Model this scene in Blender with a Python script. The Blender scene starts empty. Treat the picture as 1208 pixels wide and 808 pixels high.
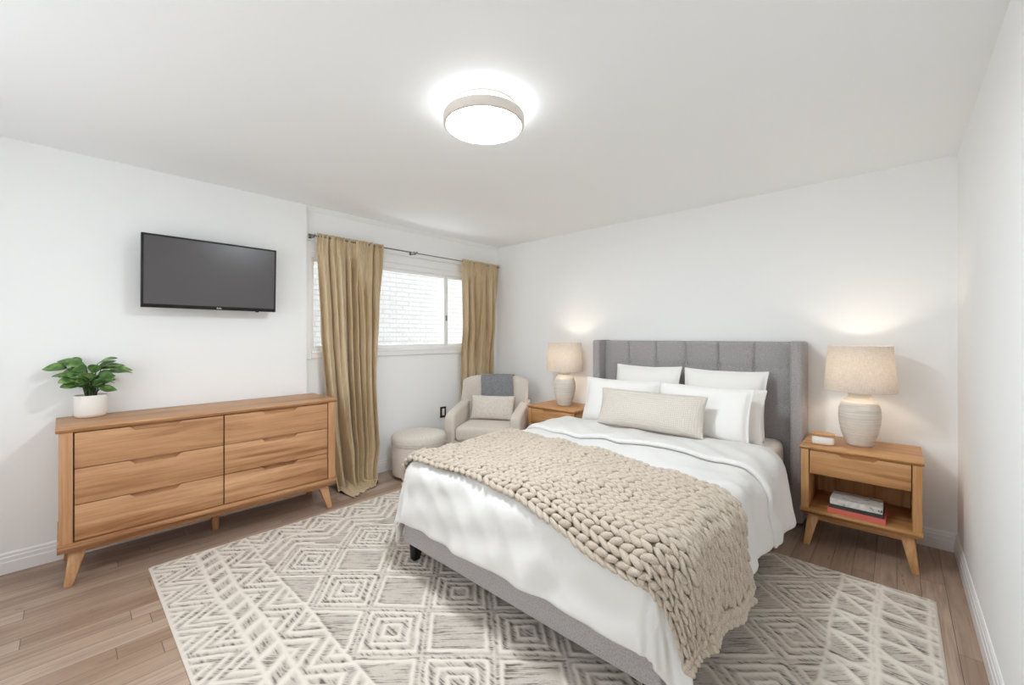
import bpy, bmesh, math, random
import numpy as np
from mathutils import Vector, Matrix, noise as mnoise
random.seed(7); np.random.seed(7)
PI = math.pi
scn = bpy.context.scene
COL = scn.collection

# ------------------------------------------------------------------ camera, world, exposure
cam = bpy.data.cameras.new('camera')
cam.sensor_fit = 'HORIZONTAL'; cam.sensor_width = 36.0
cam.lens = 36.0 * 490.0 / 1208.0
cam.shift_y = -7.0 / 1208.0
cam.clip_start = 0.02
camo = bpy.data.objects.new('camera', cam); COL.objects.link(camo)
camo.location = (3.662, -3.727, 1.325)
camo.rotation_euler = (PI / 2, 0, math.radians(42.75))
scn.camera = camo

scn.view_settings.view_transform = 'Standard'
scn.view_settings.look = 'None'
scn.view_settings.gamma = 1.0
scn.view_settings.use_curve_mapping = False
scn.view_settings.exposure = 2.9
scn.cycles.use_denoising = True
scn.cycles.max_bounces = 14
scn.cycles.diffuse_bounces = 10
scn.cycles.transparent_max_bounces = 12
scn.cycles.sample_clamp_indirect = 8.0
scn.cycles.caustics_reflective = False
scn.cycles.caustics_refractive = False

CEIL_LIGHT = 15.0       # strength of the ceiling lamp's diffuser
CEIL_GLOW = 4.5        # its upper side glow
LAMP_W = 2.1            # watts of each bedside bulb
SKY = 0.5

world = bpy.data.worlds.new('World'); scn.world = world; world.use_nodes = True
wn = world.node_tree
wbg = wn.nodes['Background']
wbg.inputs['Color'].default_value = (0.92, 0.96, 1.0, 1)
wbg.inputs['Strength'].default_value = SKY

# ------------------------------------------------------------------ materials
def lin(r, g, b):
    f = lambda c: (c / 255 / 12.92) if c / 255 <= 0.04045 else ((c / 255 + 0.055) / 1.055) ** 2.4
    return (f(r), f(g), f(b), 1.0)

class NT:
    def __init__(s, name, rough=0.6, color=(200, 200, 200), spec=0.3, **kw):
        s.m = bpy.data.materials.new(name); s.m.use_nodes = True
        s.t = s.m.node_tree; s.b = s.t.nodes['Principled BSDF']
        s.b.inputs['Base Color'].default_value = lin(*color)
        s.b.inputs['Roughness'].default_value = rough
        s.b.inputs['Specular IOR Level'].default_value = spec
        for k, v in kw.items():
            s.b.inputs[k].default_value = v
    def n(s, typ, **kw):
        nd = s.t.nodes.new(typ)
        for k, v in kw.items():
            if k in nd.inputs: nd.inputs[k].default_value = v
            else: setattr(nd, k, v)
        return nd
    def l(s, a, b): s.t.links.new(a, b)
    def coord(s, scale=(1, 1, 1), rot=(0, 0, 0), out='Object'):
        tc = s.n('ShaderNodeTexCoord'); mp = s.n('ShaderNodeMapping')
        mp.inputs['Scale'].default_value = scale; mp.inputs['Rotation'].default_value = rot
        s.l(tc.outputs[out], mp.inputs['Vector']); return mp.outputs['Vector']
    def noise(s, vec, scale=5, detail=3, rough=0.5, dist=0.0):
        nd = s.n('ShaderNodeTexNoise'); nd.inputs['Scale'].default_value = scale
        nd.inputs['Detail'].default_value = detail; nd.inputs['Roughness'].default_value = rough
        nd.inputs['Distortion'].default_value = dist
        s.l(vec, nd.inputs['Vector']); return nd.outputs['Fac']
    def ramp(s, fac, stops):
        r = s.n('ShaderNodeValToRGB'); e = r.color_ramp.elements
        while len(e) < len(stops): e.new(0.5)
        for q, (p, c) in zip(e, stops):
            q.position = p; q.color = lin(*c) if isinstance(c, tuple) else (c, c, c, 1)
        s.l(fac, r.inputs['Fac']); return r.outputs['Color']
    def mix(s, fac, a, b, mode='MIX'):
        m = s.n('ShaderNodeMix', data_type='RGBA', blend_type=mode)
        for sock, v in ((m.inputs[0], fac), (m.inputs[6], a), (m.inputs[7], b)):
            if hasattr(v, 'is_output'): s.l(v, sock)
            elif isinstance(v, tuple): sock.default_value = lin(*v)
            else: sock.default_value = v
        return m.outputs[2]
    def math(s, op, a, b=None):
        m = s.n('ShaderNodeMath', operation=op)
        for sock, v in ((m.inputs[0], a), (m.inputs[1], b)):
            if v is None: continue
            if hasattr(v, 'is_output'): s.l(v, sock)
            else: sock.default_value = v
        return m.outputs[0]
    def color(s, sock): s.l(sock, s.b.inputs['Base Color']); return s
    def bump(s, h, strength=0.3, dist=0.01):
        b = s.n('ShaderNodeBump'); b.inputs['Strength'].default_value = strength
        b.inputs['Distance'].default_value = dist
        s.l(h, b.inputs['Height']); s.l(b.outputs['Normal'], s.b.inputs['Normal']); return s

def plain(name, color, rough=0.6, spec=0.3, nscale=0, nstr=0.15, **kw):
    t = NT(name, rough, color, spec, **kw)
    if nscale:
        t.bump(t.noise(t.coord(), nscale, 4), nstr, 0.004)
    return t.m

def wood(name, axis, base=(188, 141, 101), dark=(138, 92, 58), light=(209, 164, 123)):
    t = NT(name, 0.45, base, 0.35)
    st = 0.55
    sc = {'X': (st, 7, 7), 'Y': (7, st, 7), 'Z': (7, 7, st)}[axis]
    v = t.coord(sc)
    a = t.noise(v, 1.6, 6, 0.6, 1.2)
    c = t.ramp(a, [(0.30, dark), (0.46, base), (0.70, light)])
    f = {'X': (3, 90, 90), 'Y': (90, 3, 90), 'Z': (90, 90, 3)}[axis]
    g = t.noise(t.coord(f), 1.0, 3, 0.6)
    c = t.mix(t.math('MULTIPLY', t.ramp(g, [(0.4, 0.0), (0.7, 1.0)]), 0.38), c, dark, 'MIX')
    t.color(c); t.bump(g, 0.08, 0.002)
    return t.m

def fabric(name, color, scale=260, strength=0.35, rough=0.9, vary=0.10, sheen=0.2):
    t = NT(name, rough, color, 0.15)
    t.b.inputs['Sheen Weight'].default_value = sheen
    v = t.coord((1, 1, 1))
    w1 = t.n('ShaderNodeTexWave', wave_type='BANDS', bands_direction='X'); w1.inputs['Scale'].default_value = scale / 6
    w2 = t.n('ShaderNodeTexWave', wave_type='BANDS', bands_direction='Z'); w2.inputs['Scale'].default_value = scale / 6
    for w in (w1, w2):
        w.inputs['Distortion'].default_value = 2.0; t.l(v, w.inputs['Vector'])
    h = t.math('ADD', w1.outputs['Fac'], w2.outputs['Fac'])
    nz = t.noise(v, scale * 0.6, 3)
    big = t.noise(v, 14, 4)
    d = tuple(int(c * (1 - vary)) for c in color); li = tuple(min(255, int(c * (1 + vary * 0.5))) for c in color)
    c = t.mix(t.ramp(nz, [(0.35, 0.0), (0.65, 1.0)]), d, li)
    t.color(c)
    t.bump(t.math('ADD', h, nz), strength, 0.0015)
    return t.m

def wallpaint(name, color):
    t = NT(name, 0.75, color, 0.2)
    t.bump(t.noise(t.coord(), 180, 3), 0.05, 0.002)
    return t.m

M = {}
M['wall'] = wallpaint('wall paint', (243, 244, 244))
M['ceil'] = wallpaint('ceiling paint', (242, 244, 245))
M['trim'] = plain('white gloss trim', (240, 240, 240), 0.35, 0.4)
M['woodX'] = wood('walnut grain x', 'X'); M['woodZ'] = wood('walnut grain z', 'Z'); M['woodY'] = wood('walnut grain y', 'Y')
M['oakX'] = wood('oak grain x', 'X', (194, 144, 95), (150, 102, 60), (214, 168, 118))
M['oakZ'] = wood('oak grain z', 'Z', (194, 144, 95), (150, 102, 60), (214, 168, 118))
M['grey'] = fabric('grey bed fabric', (169, 165, 165))
M['sheet'] = plain('white cotton sheet', (219, 217, 214), 0.85, 0.15, 220, 0.06)
M['duvet'] = plain('white duvet cotton', (219, 217, 214), 0.85, 0.15, 160, 0.05)
M['pillow'] = plain('white pillow cotton', (240, 238, 235), 0.85, 0.15, 200, 0.06)
M['beige'] = fabric('beige armchair linen', (213, 203, 193), 300, 0.25, 0.9, 0.06)
M['cushion'] = fabric('pale cushion linen', (218, 209, 199), 240, 0.35)
M['greythrow'] = fabric('grey wool', (138, 139, 143), 200, 0.6, 0.95, 0.16)
M['knit'] = fabric('oatmeal wool yarn', (192, 178, 163), 420, 0.35, 0.95, 0.08)
M['black'] = plain('black lacquer', (24, 23, 23), 0.35)
M['blackplastic'] = plain('black plastic', (20, 20, 21), 0.3, 0.4)
M['darkmetal'] = plain('grey metal', (120, 118, 115), 0.35, 0.5, Metallic=0.8)
M['nickel'] = plain('satin nickel', (222, 214, 206), 0.4, 0.5, Metallic=0.3)
M['potwhite'] = plain('white ceramic pot', (238, 232, 226), 0.5, 0.4, 60, 0.05)
M['soil'] = plain('dark potting soil', (56, 44, 34), 0.95, 0.1, 120, 0.8)
M['stem'] = plain('green stem', (58, 74, 44), 0.6)
M['boxwhite'] = plain('white glazed ceramic', (238, 234, 228), 0.35, 0.5)
M['paper'] = plain('book pages', (226, 218, 204), 0.9, 0.1)
M['coral'] = plain('coral red cloth cover', (214, 112, 98), 0.75, 0.2, 300, 0.2)
M['darkcover'] = plain('dark grey cover', (72, 70, 66), 0.7, 0.2)
M['plate'] = plain('brown black outlet plate', (38, 34, 30), 0.4, 0.4)
M['outletwhite'] = plain('white plastic', (232, 231, 228), 0.4, 0.4)

def mk_leaf():
    t = NT('green leaf', 0.38, (80, 120, 52), 0.4)
    n = t.noise(t.coord(), 22, 3)
    t.color(t.ramp(n, [(0.3, (48, 80, 36)), (0.5, (84, 120, 58)), (0.72, (146, 174, 104))]))
    return t.m
M['leaf'] = mk_leaf()

def mk_screen():
    t = NT('dark television glass', 0.28, (78, 74, 76), 0.5)
    t.b.inputs['Coat Weight'].default_value = 0.3
    t.b.inputs['Coat Roughness'].default_value = 0.2
    return t.m
M['screen'] = mk_screen()

def mk_curtain():
    t = NT('gold silk', 0.42, (205, 182, 140), 0.35)
    t.b.inputs['Sheen Weight'].default_value = 0.3
    v = t.coord((60, 60, 2.5))
    n = t.noise(v, 2.0, 4, 0.6)
    big = t.noise(t.coord((3, 3, 1.2)), 1.5, 3)
    c = t.mix(t.ramp(n, [(0.3, 0.0), (0.7, 1.0)]), (184, 157, 116), (214, 192, 156))
    c = t.mix(t.math('MULTIPLY', t.ramp(big, [(0.4, 0.0), (0.65, 1.0)]), 0.5), c, (226, 208, 176))
    t.color(c); t.bump(n, 0.25, 0.003)
    tr = t.n('ShaderNodeBsdfTranslucent'); t.l(c, tr.inputs['Color'])
    mx = t.n('ShaderNodeMixShader'); mx.inputs[0].default_value = 0.10
    t.l(t.b.outputs[0], mx.inputs[1]); t.l(tr.outputs[0], mx.inputs[2])
    t.l(mx.outputs[0], t.t.nodes['Material Output'].inputs['Surface'])
    return t.m
M['curtain'] = mk_curtain()

def mk_shade():
    t = NT('linen lamp shade', 0.9, (222, 208, 192), 0.1)
    v = t.coord((1, 1, 1))
    n1 = t.noise(t.coord((40, 40, 500)), 1.0, 2); n2 = t.noise(t.coord((420, 420, 12)), 1.0, 2)
    f = t.math('MULTIPLY', n1, n2)
    c = t.ramp(f, [(0.15, (220, 211, 201)), (0.36, (238, 232, 225))])
    t.color(c)
    tr = t.n('ShaderNodeBsdfTranslucent'); t.l(c, tr.inputs['Color'])
    mx = t.n('ShaderNodeMixShader'); mx.inputs[0].default_value = 0.4
    t.l(t.b.outputs[0], mx.inputs[1]); t.l(tr.outputs[0], mx.inputs[2])
    t.l(mx.outputs[0], t.t.nodes['Material Output'].inputs['Surface'])
    t.bump(f, 0.3, 0.002)
    return t.m
M['shade'] = mk_shade()

def mk_lampbody():
    t = NT('ribbed stoneware', 0.8, (216, 208, 198), 0.2)
    v = t.coord((5, 5, 190)); n = t.noise(v, 1.0, 3, 0.6)
    c = t.mix(t.ramp(n, [(0.35, 0.0), (0.65, 1.0)]), (212, 204, 194), (230, 225, 217))
    t.color(c); t.bump(n, 0.6, 0.006)
    return t.m
M['stone'] = mk_lampbody()

def emit(name, col, strength):
    m = bpy.data.materials.new(name); m.use_nodes = True; t = m.node_tree
    t.nodes.remove(t.nodes['Principled BSDF'])
    e = t.nodes.new('ShaderNodeEmission'); e.inputs[0].default_value = col; e.inputs[1].default_value = strength
    t.links.new(e.outputs[0], t.nodes['Material Output'].inputs['Surface']); return m
M['diffuser'] = emit('lit frosted diffuser', (0.87, 0.945, 1.0, 1), CEIL_LIGHT)
M['glow'] = emit('lit side glass', (0.89, 0.955, 1.0, 1), CEIL_GLOW)
M['bulb'] = emit('lit warm bulb', (1.0, 0.86, 0.68, 1), 3)

def mk_glass():
    m = bpy.data.materials.new('window glass'); m.use_nodes = True; t = m.node_tree
    t.nodes.remove(t.nodes['Principled BSDF'])
    tr = t.nodes.new('ShaderNodeBsdfTransparent'); tr.inputs[0].default_value = (0.97, 0.98, 0.98, 1)
    gl = t.nodes.new('ShaderNodeBsdfGlossy'); gl.inputs['Roughness'].default_value = 0.02
    mx = t.nodes.new('ShaderNodeMixShader')
    mx.inputs[0].default_value = 0.05; t.links.new(tr.outputs[0], mx.inputs[1]); t.links.new(gl.outputs[0], mx.inputs[2])
    t.links.new(mx.outputs[0], t.nodes['Material Output'].inputs['Surface']); return m
M['glass'] = mk_glass()

def mk_floor():
    t = NT('wood plank floor', 0.33, (150, 126, 106), 0.45)
    v = t.coord(); sx = t.n('ShaderNodeSeparateXYZ'); t.l(v, sx.inputs[0])
    xr = t.math('DIVIDE', sx.outputs[0], 0.094); row = t.math('FLOOR', xr)
    w1 = t.n('ShaderNodeTexWhiteNoise', noise_dimensions='1D'); t.l(row, w1.inputs['W'])
    yr = t.math('ADD', t.math('DIVIDE', sx.outputs[1], 1.3), t.math('MULTIPLY', w1.outputs['Value'], 9.7))
    pl = t.math('FLOOR', yr)
    cb = t.n('ShaderNodeCombineXYZ'); t.l(row, cb.inputs[0]); t.l(pl, cb.inputs[1])
    w2 = t.n('ShaderNodeTexWhiteNoise', noise_dimensions='2D'); t.l(cb.outputs[0], w2.inputs['Vector'])
    fx = t.math('FRACT', xr); fy = t.math('FRACT', yr)
    gx = t.math('LESS_THAN', t.math('MINIMUM', fx, t.math('SUBTRACT', 1.0, fx)), 0.014)
    gy = t.math('LESS_THAN', t.math('MINIMUM', fy, t.math('SUBTRACT', 1.0, fy)), 0.0011)
    gap = t.math('MAXIMUM', gx, gy)
    base = t.ramp(w2.outputs['Value'], [(0.0, (146, 121, 103)), (0.5, (163, 139, 121)), (1.0, (181, 159, 142))])
    # grain runs along the boards and differs from board to board
    sc = t.n('ShaderNodeVectorMath', operation='ADD'); t.l(v, sc.inputs[0]); t.l(w2.outputs['Color'], sc.inputs[1])
    def streak(sx_, sy_, det):
        mp = t.n('ShaderNodeMapping'); mp.inputs['Scale'].default_value = (sx_, sy_, 3); t.l(sc.outputs[0], mp.inputs['Vector'])
        return t.noise(mp.outputs['Vector'], 1.5, det, 0.6, 0.8)
    g = streak(26, 1.5, 5); g2 = streak(8, 0.8, 4)
    c = t.mix(t.math('MULTIPLY', t.ramp(g, [(0.42, 0.0), (0.68, 1.0)]), 0.5), base, (116, 92, 76))
    c = t.mix(t.math('MULTIPLY', t.ramp(g2, [(0.45, 0.0), (0.7, 1.0)]), 0.45), c, (186, 164, 145))
    c = t.mix(t.math('MULTIPLY', gap, 0.75), c, (62, 46, 37))
    t.color(c)
    r = t.ramp(g, [(0.3, 0.26), (0.8, 0.44)]); t.l(r, t.b.inputs['Roughness'])
    t.bump(t.math('SUBTRACT', t.math('MULTIPLY', g, 0.25), gap), 0.25, 0.002)
    return t.m
M['floor'] = mk_floor()

def mk_brick():
    t = NT('pale painted brick', 0.85, (170, 168, 166), 0.1)
    v = t.coord((1, 1, 1), (0, 0, 0))
    sx = t.n('ShaderNodeSeparateXYZ'); t.l(v, sx.inputs[0])
    cb = t.n('ShaderNodeCombineXYZ'); t.l(sx.outputs[1], cb.inputs[0]); t.l(sx.outputs[2], cb.inputs[1])
    br = t.n('ShaderNodeTexBrick'); t.l(cb.outputs[0], br.inputs['Vector'])
    br.inputs['Scale'].default_value = 1.0; br.inputs['Brick Width'].default_value = 0.21
    br.inputs['Row Height'].default_value = 0.066; br.inputs['Mortar Size'].default_value = 0.008
    n = t.noise(v, 8, 5, 0.65); n2 = t.noise(v, 40, 3, 0.6)
    c = t.mix(t.ramp(n, [(0.35, 0.0), (0.7, 1.0)]), (170, 168, 164), (182, 180, 177))
    c = t.mix(t.math('MULTIPLY', br.outputs['Fac'], 0.7), c, (158, 155, 151)); t.color(c)
    t.bump(t.math('SUBTRACT', t.math('ADD', n, n2), br.outputs['Fac']), 0.7, 0.02)
    return t.m
M['brick'] = mk_brick()

def mk_rug():
    t = NT('woven wool rug', 0.95, (214, 205, 194), 0.05)
    at = t.n('ShaderNodeAttribute', attribute_name='pattern')
    sp = t.n('ShaderNodeSeparateColor'); t.l(at.outputs['Color'], sp.inputs[0])
    v = t.coord()
    fib = t.noise(v, 260, 3, 0.6)
    cream = t.mix(fib, (210, 200, 188), (232, 224, 214))
    ground = t.mix(fib, (178, 168, 157), (206, 197, 187))
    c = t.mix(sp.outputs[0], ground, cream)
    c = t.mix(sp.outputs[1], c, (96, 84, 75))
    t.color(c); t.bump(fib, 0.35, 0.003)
    return t.m
M['rug'] = mk_rug()

def mk_lumbar():
    t = NT('woven oatmeal lumbar', 0.95, (222, 215, 205), 0.1)
    v = t.coord((1, 1, 1), (0, PI / 4, 0))
    ch = t.n('ShaderNodeTexChecker'); t.l(v, ch.inputs['Vector']); ch.inputs['Scale'].default_value = 115
    nz = t.noise(t.coord(), 150, 3)
    c = t.mix(ch.outputs['Fac'], (214, 206, 195), (234, 228, 219)); c = t.mix(t.math('MULTIPLY', nz, 0.5), c, (190, 180, 168))
    t.color(c); t.bump(t.math('ADD', ch.outputs['Fac'], nz), 0.8, 0.004)
    return t.m
M['lumbar'] = mk_lumbar()

def mk_bookcover():
    t = NT('pale printed cover', 0.5, (222, 219, 212), 0.3)
    n = t.noise(t.coord((3, 9, 3)), 9, 2, 0.5)
    t.color(t.ramp(n, [(0.30, (92, 88, 84)), (0.40, (206, 202, 194)), (0.7, (228, 225, 218))]))
    return t.m
M['bookcover'] = mk_bookcover()

# ------------------------------------------------------------------ mesh helpers
class MB:
    """collects shapes and links them as ONE mesh object"""
    def __init__(s): s.v = []; s.f = []
    def add(s, v, f):
        o = len(s.v); s.v += [tuple(p) for p in v]; s.f += [tuple(i + o for i in q) for q in f]; return s
    def box(s, lo, hi, bev=0.0, seg=2, mat=None):
        bm = bmesh.new(); bmesh.ops.create_cube(bm, size=1)
        lo = Vector(lo); hi = Vector(hi); c = (lo + hi) / 2; d = hi - lo
        for q in bm.verts: q.co = Vector((q.co.x * d.x, q.co.y * d.y, q.co.z * d.z)) + c
        return s._fin(bm, bev, seg, mat)
    def prism(s, pts, axis, a, b, bev=0.0, seg=2, mat=None):
        """closed 2-D outline pts extruded along axis from a to b"""
        ax = {'X': lambda p, h: (h, p[0], p[1]), 'Y': lambda p, h: (p[0], h, p[1]), 'Z': lambda p, h: (p[0], p[1], h)}[axis]
        bm = bmesh.new(); n = len(pts)
        A = [bm.verts.new(ax(p, a)) for p in pts]; B = [bm.verts.new(ax(p, b)) for p in pts]
        bm.faces.new(A); bm.faces.new(B[::-1])
        for i in range(n): bm.faces.new((A[i], B[i], B[(i + 1) % n], A[(i + 1) % n]))
        bmesh.ops.recalc_face_normals(bm, faces=bm.faces)
        return s._fin(bm, bev, seg, mat)
    def taper(s, p0, w0, p1, w1, bev=0.0, seg=2):
        """square leg from centre p0 (widths w0) to p1 (widths w1), flat ends"""
        bm = bmesh.new(); R = []
        for p, w in ((p0, w0), (p1, w1)):
            R.append([bm.verts.new((p[0] + sx * w[0] / 2, p[1] + sy * w[1] / 2, p[2])) for sx, sy in ((-1, -1), (1, -1), (1, 1), (-1, 1))])
        bm.faces.new(R[0]); bm.faces.new(R[1][::-1])
        for i in range(4): bm.faces.new((R[0][i], R[1][i], R[1][(i + 1) % 4], R[0][(i + 1) % 4]))
        bmesh.ops.recalc_face_normals(bm, faces=bm.faces)
        return s._fin(bm, bev, seg, None)
    def _fin(s, bm, bev, seg, mat):
        if bev > 0:
            es = [e for e in bm.edges if len(e.link_faces) == 2 and e.calc_face_angle(0) > 0.35]
            bmesh.ops.bevel(bm, geom=es, offset=bev, segments=seg, profile=0.5, affect='EDGES', clamp_overlap=True)
        if mat is not None: bmesh.ops.transform(bm, matrix=mat, verts=bm.verts)
        bm.verts.index_update()
        s.add([tuple(q.co) for q in bm.verts], [[q.index for q in f.verts] for f in bm.faces]); bm.free(); return s
    def lathe(s, prof, n=40, c=(0, 0, 0), close=False):
        v = []; f = []; k = len(prof)
        for i in range(n):
            a = 2 * PI * i / n
            for r, z in prof: v.append((c[0] + r * math.cos(a), c[1] + r * math.sin(a), c[2] + z))
        m = k if close else k - 1
        for i in range(n):
            for j in range(m):
                a, b = i * k + j, ((i + 1) % n) * k + j; j2 = (j + 1) % k
                f.append((a, b, ((i + 1) % n) * k + j2, i * k + j2))
        return s.add(v, f)
    def tube(s, path, r, n=8, cap=True):
        P = [Vector(p) for p in path]; R = r if isinstance(r, (list, tuple)) else [r] * len(P)
        v = []; f = []; up = Vector((0, 0, 1))
        t0 = (P[1] - P[0]).normalized(); a = t0.cross(up)
        if a.length < 1e-3: a = t0.cross(Vector((1, 0, 0)))
        a.normalize()
        for i, p in enumerate(P):
            t = ((P[min(i + 1, len(P) - 1)]) - P[max(i - 1, 0)]).normalized()
            a = (a - t * a.dot(t)).normalized(); b = t.cross(a)
            for k in range(n):
                q = 2 * PI * k / n; v.append(p + (a * math.cos(q) + b * math.sin(q)) * R[i])
        for i in range(len(P) - 1):
            for k in range(n):
                f.append((i * n + k, i * n + (k + 1) % n, (i + 1) * n + (k + 1) % n, (i + 1) * n + k))
        if cap:
            f.append(tuple(range(n))[::-1]); f.append(tuple(range((len(P) - 1) * n, len(P) * n)))
        return s.add(v, f)
    def grid(s, fn, nu, nv):
        v = [fn(i / nu, j / nv) for j in range(nv + 1) for i in range(nu + 1)]
        w = nu + 1
        f = [(j * w + i, j * w + i + 1, (j + 1) * w + i + 1, (j + 1) * w + i) for j in range(nv) for i in range(nu)]
        return s.add(v, f)
    def build(s, name, mat, parent=None, ang=40, mods=()):
        me = bpy.data.meshes.new(name); me.from_pydata(s.v, [], s.f); me.update()
        return link(name, me, mat, parent, ang, mods)

def link(name, me, mat, parent=None, ang=40, mods=()):
    me.polygons.foreach_set('use_smooth', [True] * len(me.polygons))
    if ang: me.set_sharp_from_angle(angle=math.radians(ang))
    me.materials.append(mat)
    o = bpy.data.objects.new(name, me); COL.objects.link(o)
    if parent is not None: o.parent = parent
    for typ, kw in mods:
        m = o.modifiers.new(typ.lower(), typ)
        for k, v in kw.items(): setattr(m, k, v)
    return o

def npmesh(name, V, F):
    """V (n,3) float array, F (m,4) int array"""
    me = bpy.data.meshes.new(name)
    V = np.asarray(V, np.float32); F = np.asarray(F, np.int32)
    me.vertices.add(len(V)); me.vertices.foreach_set('co', V.ravel())
    me.loops.add(F.size); me.loops.foreach_set('vertex_index', F.ravel())
    me.polygons.add(len(F)); me.polygons.foreach_set('loop_start', np.arange(0, F.size, 4, dtype=np.int32))
    me.update(calc_edges=True); me.validate(); return me

def gridfaces(nx, ny, off=0):
    i, j = np.meshgrid(np.arange(nx - 1), np.arange(ny - 1))
    a = (j * nx + i).ravel() + off
    return np.stack([a, a + 1, a + 1 + nx, a + nx], 1)

def tag(o, label, cat, group=None):
    o['label'] = label; o['category'] = cat
    if group: o['group'] = group
    return o
def thing(name, label, cat, loc=(0, 0, 0), rz=0.0, group=None, rot=None):
    o = bpy.data.objects.new(name, None); COL.objects.link(o)
    o.empty_display_size = 0.1
    o.location = loc; o.rotation_euler = rot if rot else (0, 0, rz)
    return tag(o, label, cat, group)
def struct(o): o['kind'] = 'structure'; return o
def copy_tree(o, parent=None):
    c = o.copy(); COL.objects.link(c)
    if parent is not None: c.parent = parent
    for ch in list(o.children): copy_tree(ch, c)
    return c

# ------------------------------------------------------------------ the room
W, H, YR, YJ, XJ = 3.94, 2.44, -4.7, -2.325, -0.04      # width, height, rear wall, where the left wall steps back, and to where
struct(MB().box((-0.2, YR - 0.1, -0.1), (W + 0.1, 0.1, 0)).build('floor', M['floor']))
struct(MB().box((-0.2, YR - 0.1, H), (W + 0.1, 0.1, H + 0.1)).build('ceiling', M['ceil']))
struct(MB().box((-0.2, YR - 0.1, 0), (0, YJ, H)).build('wall_left', M['wall']))
WY0, WY1, WZ0, WZ1 = -2.278, -0.19, 1.19, 2.06           # window opening
wl = MB()
wl.box((-0.2, YJ, 0), (XJ, 0, WZ0)).box((-0.2, YJ, WZ1), (XJ, 0, H))
wl.box((-0.2, YJ, WZ0), (XJ, WY0, WZ1)).box((-0.2, WY1, WZ0), (XJ, 0, WZ1))
struct(wl.build('wall_window', M['wall']))
struct(MB().box((-0.2, 0, 0), (W + 0.1, 0.1, H)).build('wall_back', M['wall']))
struct(MB().box((W, YR - 0.1, 0), (W + 0.1, 0, H)).build('wall_right', M['wall']))
RA, RB, RC, RD = 0.7, 3.3, 0.75, 2.2       # unseen window added behind the camera to let in fill daylight
wr = MB().box((0, YR - 0.1, 0), (W, YR, RC)).box((0, YR - 0.1, RD), (W, YR, H)).box((0, YR - 0.1, RC), (RA, YR, RD)).box((RB, YR - 0.1, RC), (W, YR, RD))
struct(wr.build('wall_rear', M['wall']))

def base_prof(s=1):   # stepped baseboard: (depth from the wall, height)
    return [(0, 0), (0.016, 0), (0.016, 0.062), (0.013, 0.068), (0.013, 0.088), (0.009, 0.094), (0.009, 0.106), (0.004, 0.114), (0, 0.114)]
struct(MB().prism([(d, z) for d, z in base_prof()], 'Y', YR, YJ).build('baseboard_left', M['trim'], ang=20))
struct(MB().prism([(XJ + d, z) for d, z in base_prof()], 'Y', YJ, 0).build('baseboard_window', M['trim'], ang=20))
struct(MB().prism([(W - d, z) for d, z in base_prof()], 'Y', YR, 0).build('baseboard_right', M['trim'], ang=20))
struct(MB().prism([(-d, z) for d, z in base_prof()], 'X', XJ, W).build('baseboard_back', M['trim'], ang=20))
struct(MB().prism([(XJ, H), (XJ, H - 0.035), (XJ + 0.008, H - 0.033), (XJ + 0.03, H - 0.008), (XJ + 0.033, H)], 'Y', YJ, 0).build('trim_1', M['wall'], ang=20))

# window: casing, sash frames, mullion, glass
win = bpy.data.objects.new('window_1', None); COL.objects.link(win); win['kind'] = 'structure'
c = MB(); cw = 0.085
def casing_piece(mb, y0, y1, z0, z1):
    mb.box((XJ - 0.0, y0, z0), (XJ + 0.018, y1, z1), 0.004, 1)
casing_piece(c, YJ + 0.003, WY0, WZ0 - 0.06, WZ1 + cw); casing_piece(c, WY1, WY1 + cw, WZ0 - 0.06, WZ1 + cw)
casing_piece(c, WY0, WY1, WZ1, WZ1 + cw); casing_piece(c, WY0, WY1, WZ0 - 0.055, WZ0)
c.box((XJ, YJ + 0.003, WZ1 + cw), (XJ + 0.028, WY1 + cw, WZ1 + cw + 0.018), 0.004, 1)
c.build('casing', M['trim'], win)
MB().box((XJ - 0.09, WY0, WZ0 - 0.012), (XJ + 0.022, WY1, WZ0 + 0.012), 0.005, 2).build('window_sill', M['trim'], win)
fr = MB(); x0, x1 = XJ - 0.06, XJ - 0.003
fr.box((x0, WY0 + 0.028, WZ0 + 0.0125), (x1, WY1 - 0.04, WZ0 + 0.055), 0.004, 1).box((x0, WY0 + 0.028, WZ1 - 0.085), (x1, WY1 - 0.04, WZ1 - 0.0505), 0.004, 1)
fr.box((x0, WY0, WZ0 + 0.0125), (x1, WY0 + 0.028, WZ1 - 0.0505), 0.004, 1).box((x0, WY1 - 0.04, WZ0 + 0.0125), (x1, WY1, WZ1 - 0.0505), 0.004, 1)
fr.box((x0, WY0, WZ1 - 0.05), (x1 + 0.016, WY1, WZ1), 0.003, 1)
fr.build('window_frame', M['trim'], win)
MB().box((x0 - 0.003, -0.845, WZ0 + 0.04), (x1 + 0.012, -0.79, WZ1 - 0.06), 0.006, 2).build('mullion', M['trim'], win)
MB().box((x1 + 0.012, -0.825, 1.50), (x1 + 0.026, -0.81, 1.56), 0.004, 2).build('window_latch', M['darkmetal'], win)
MB().box((x0 + 0.02, WY0 + 0.02, WZ0 + 0.05), (x0 + 0.026, -0.82, WZ1 - 0.08)).build('pane', M['glass'], win)
MB().box((x0 + 0.02, -0.815, WZ0 + 0.05), (x0 + 0.026, WY1 - 0.03, WZ1 - 0.08)).build('pane', M['glass'], win)
w2 = bpy.data.objects.new('added_fill_window', None); COL.objects.link(w2); w2['kind'] = 'structure'  # out of view, added so that skylight evens out the room
f2 = MB().box((RA, YR - 0.08, RC), (RB, YR - 0.03, RC + 0.05), 0.004, 1).box((RA, YR - 0.08, RD - 0.05), (RB, YR - 0.03, RD), 0.004, 1)
for xx in (RA, (RA + RB) / 2 - 0.025, RB - 0.05): f2.box((xx, YR - 0.08, RC), (xx + 0.05, YR - 0.03, RD), 0.004, 1)
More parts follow.
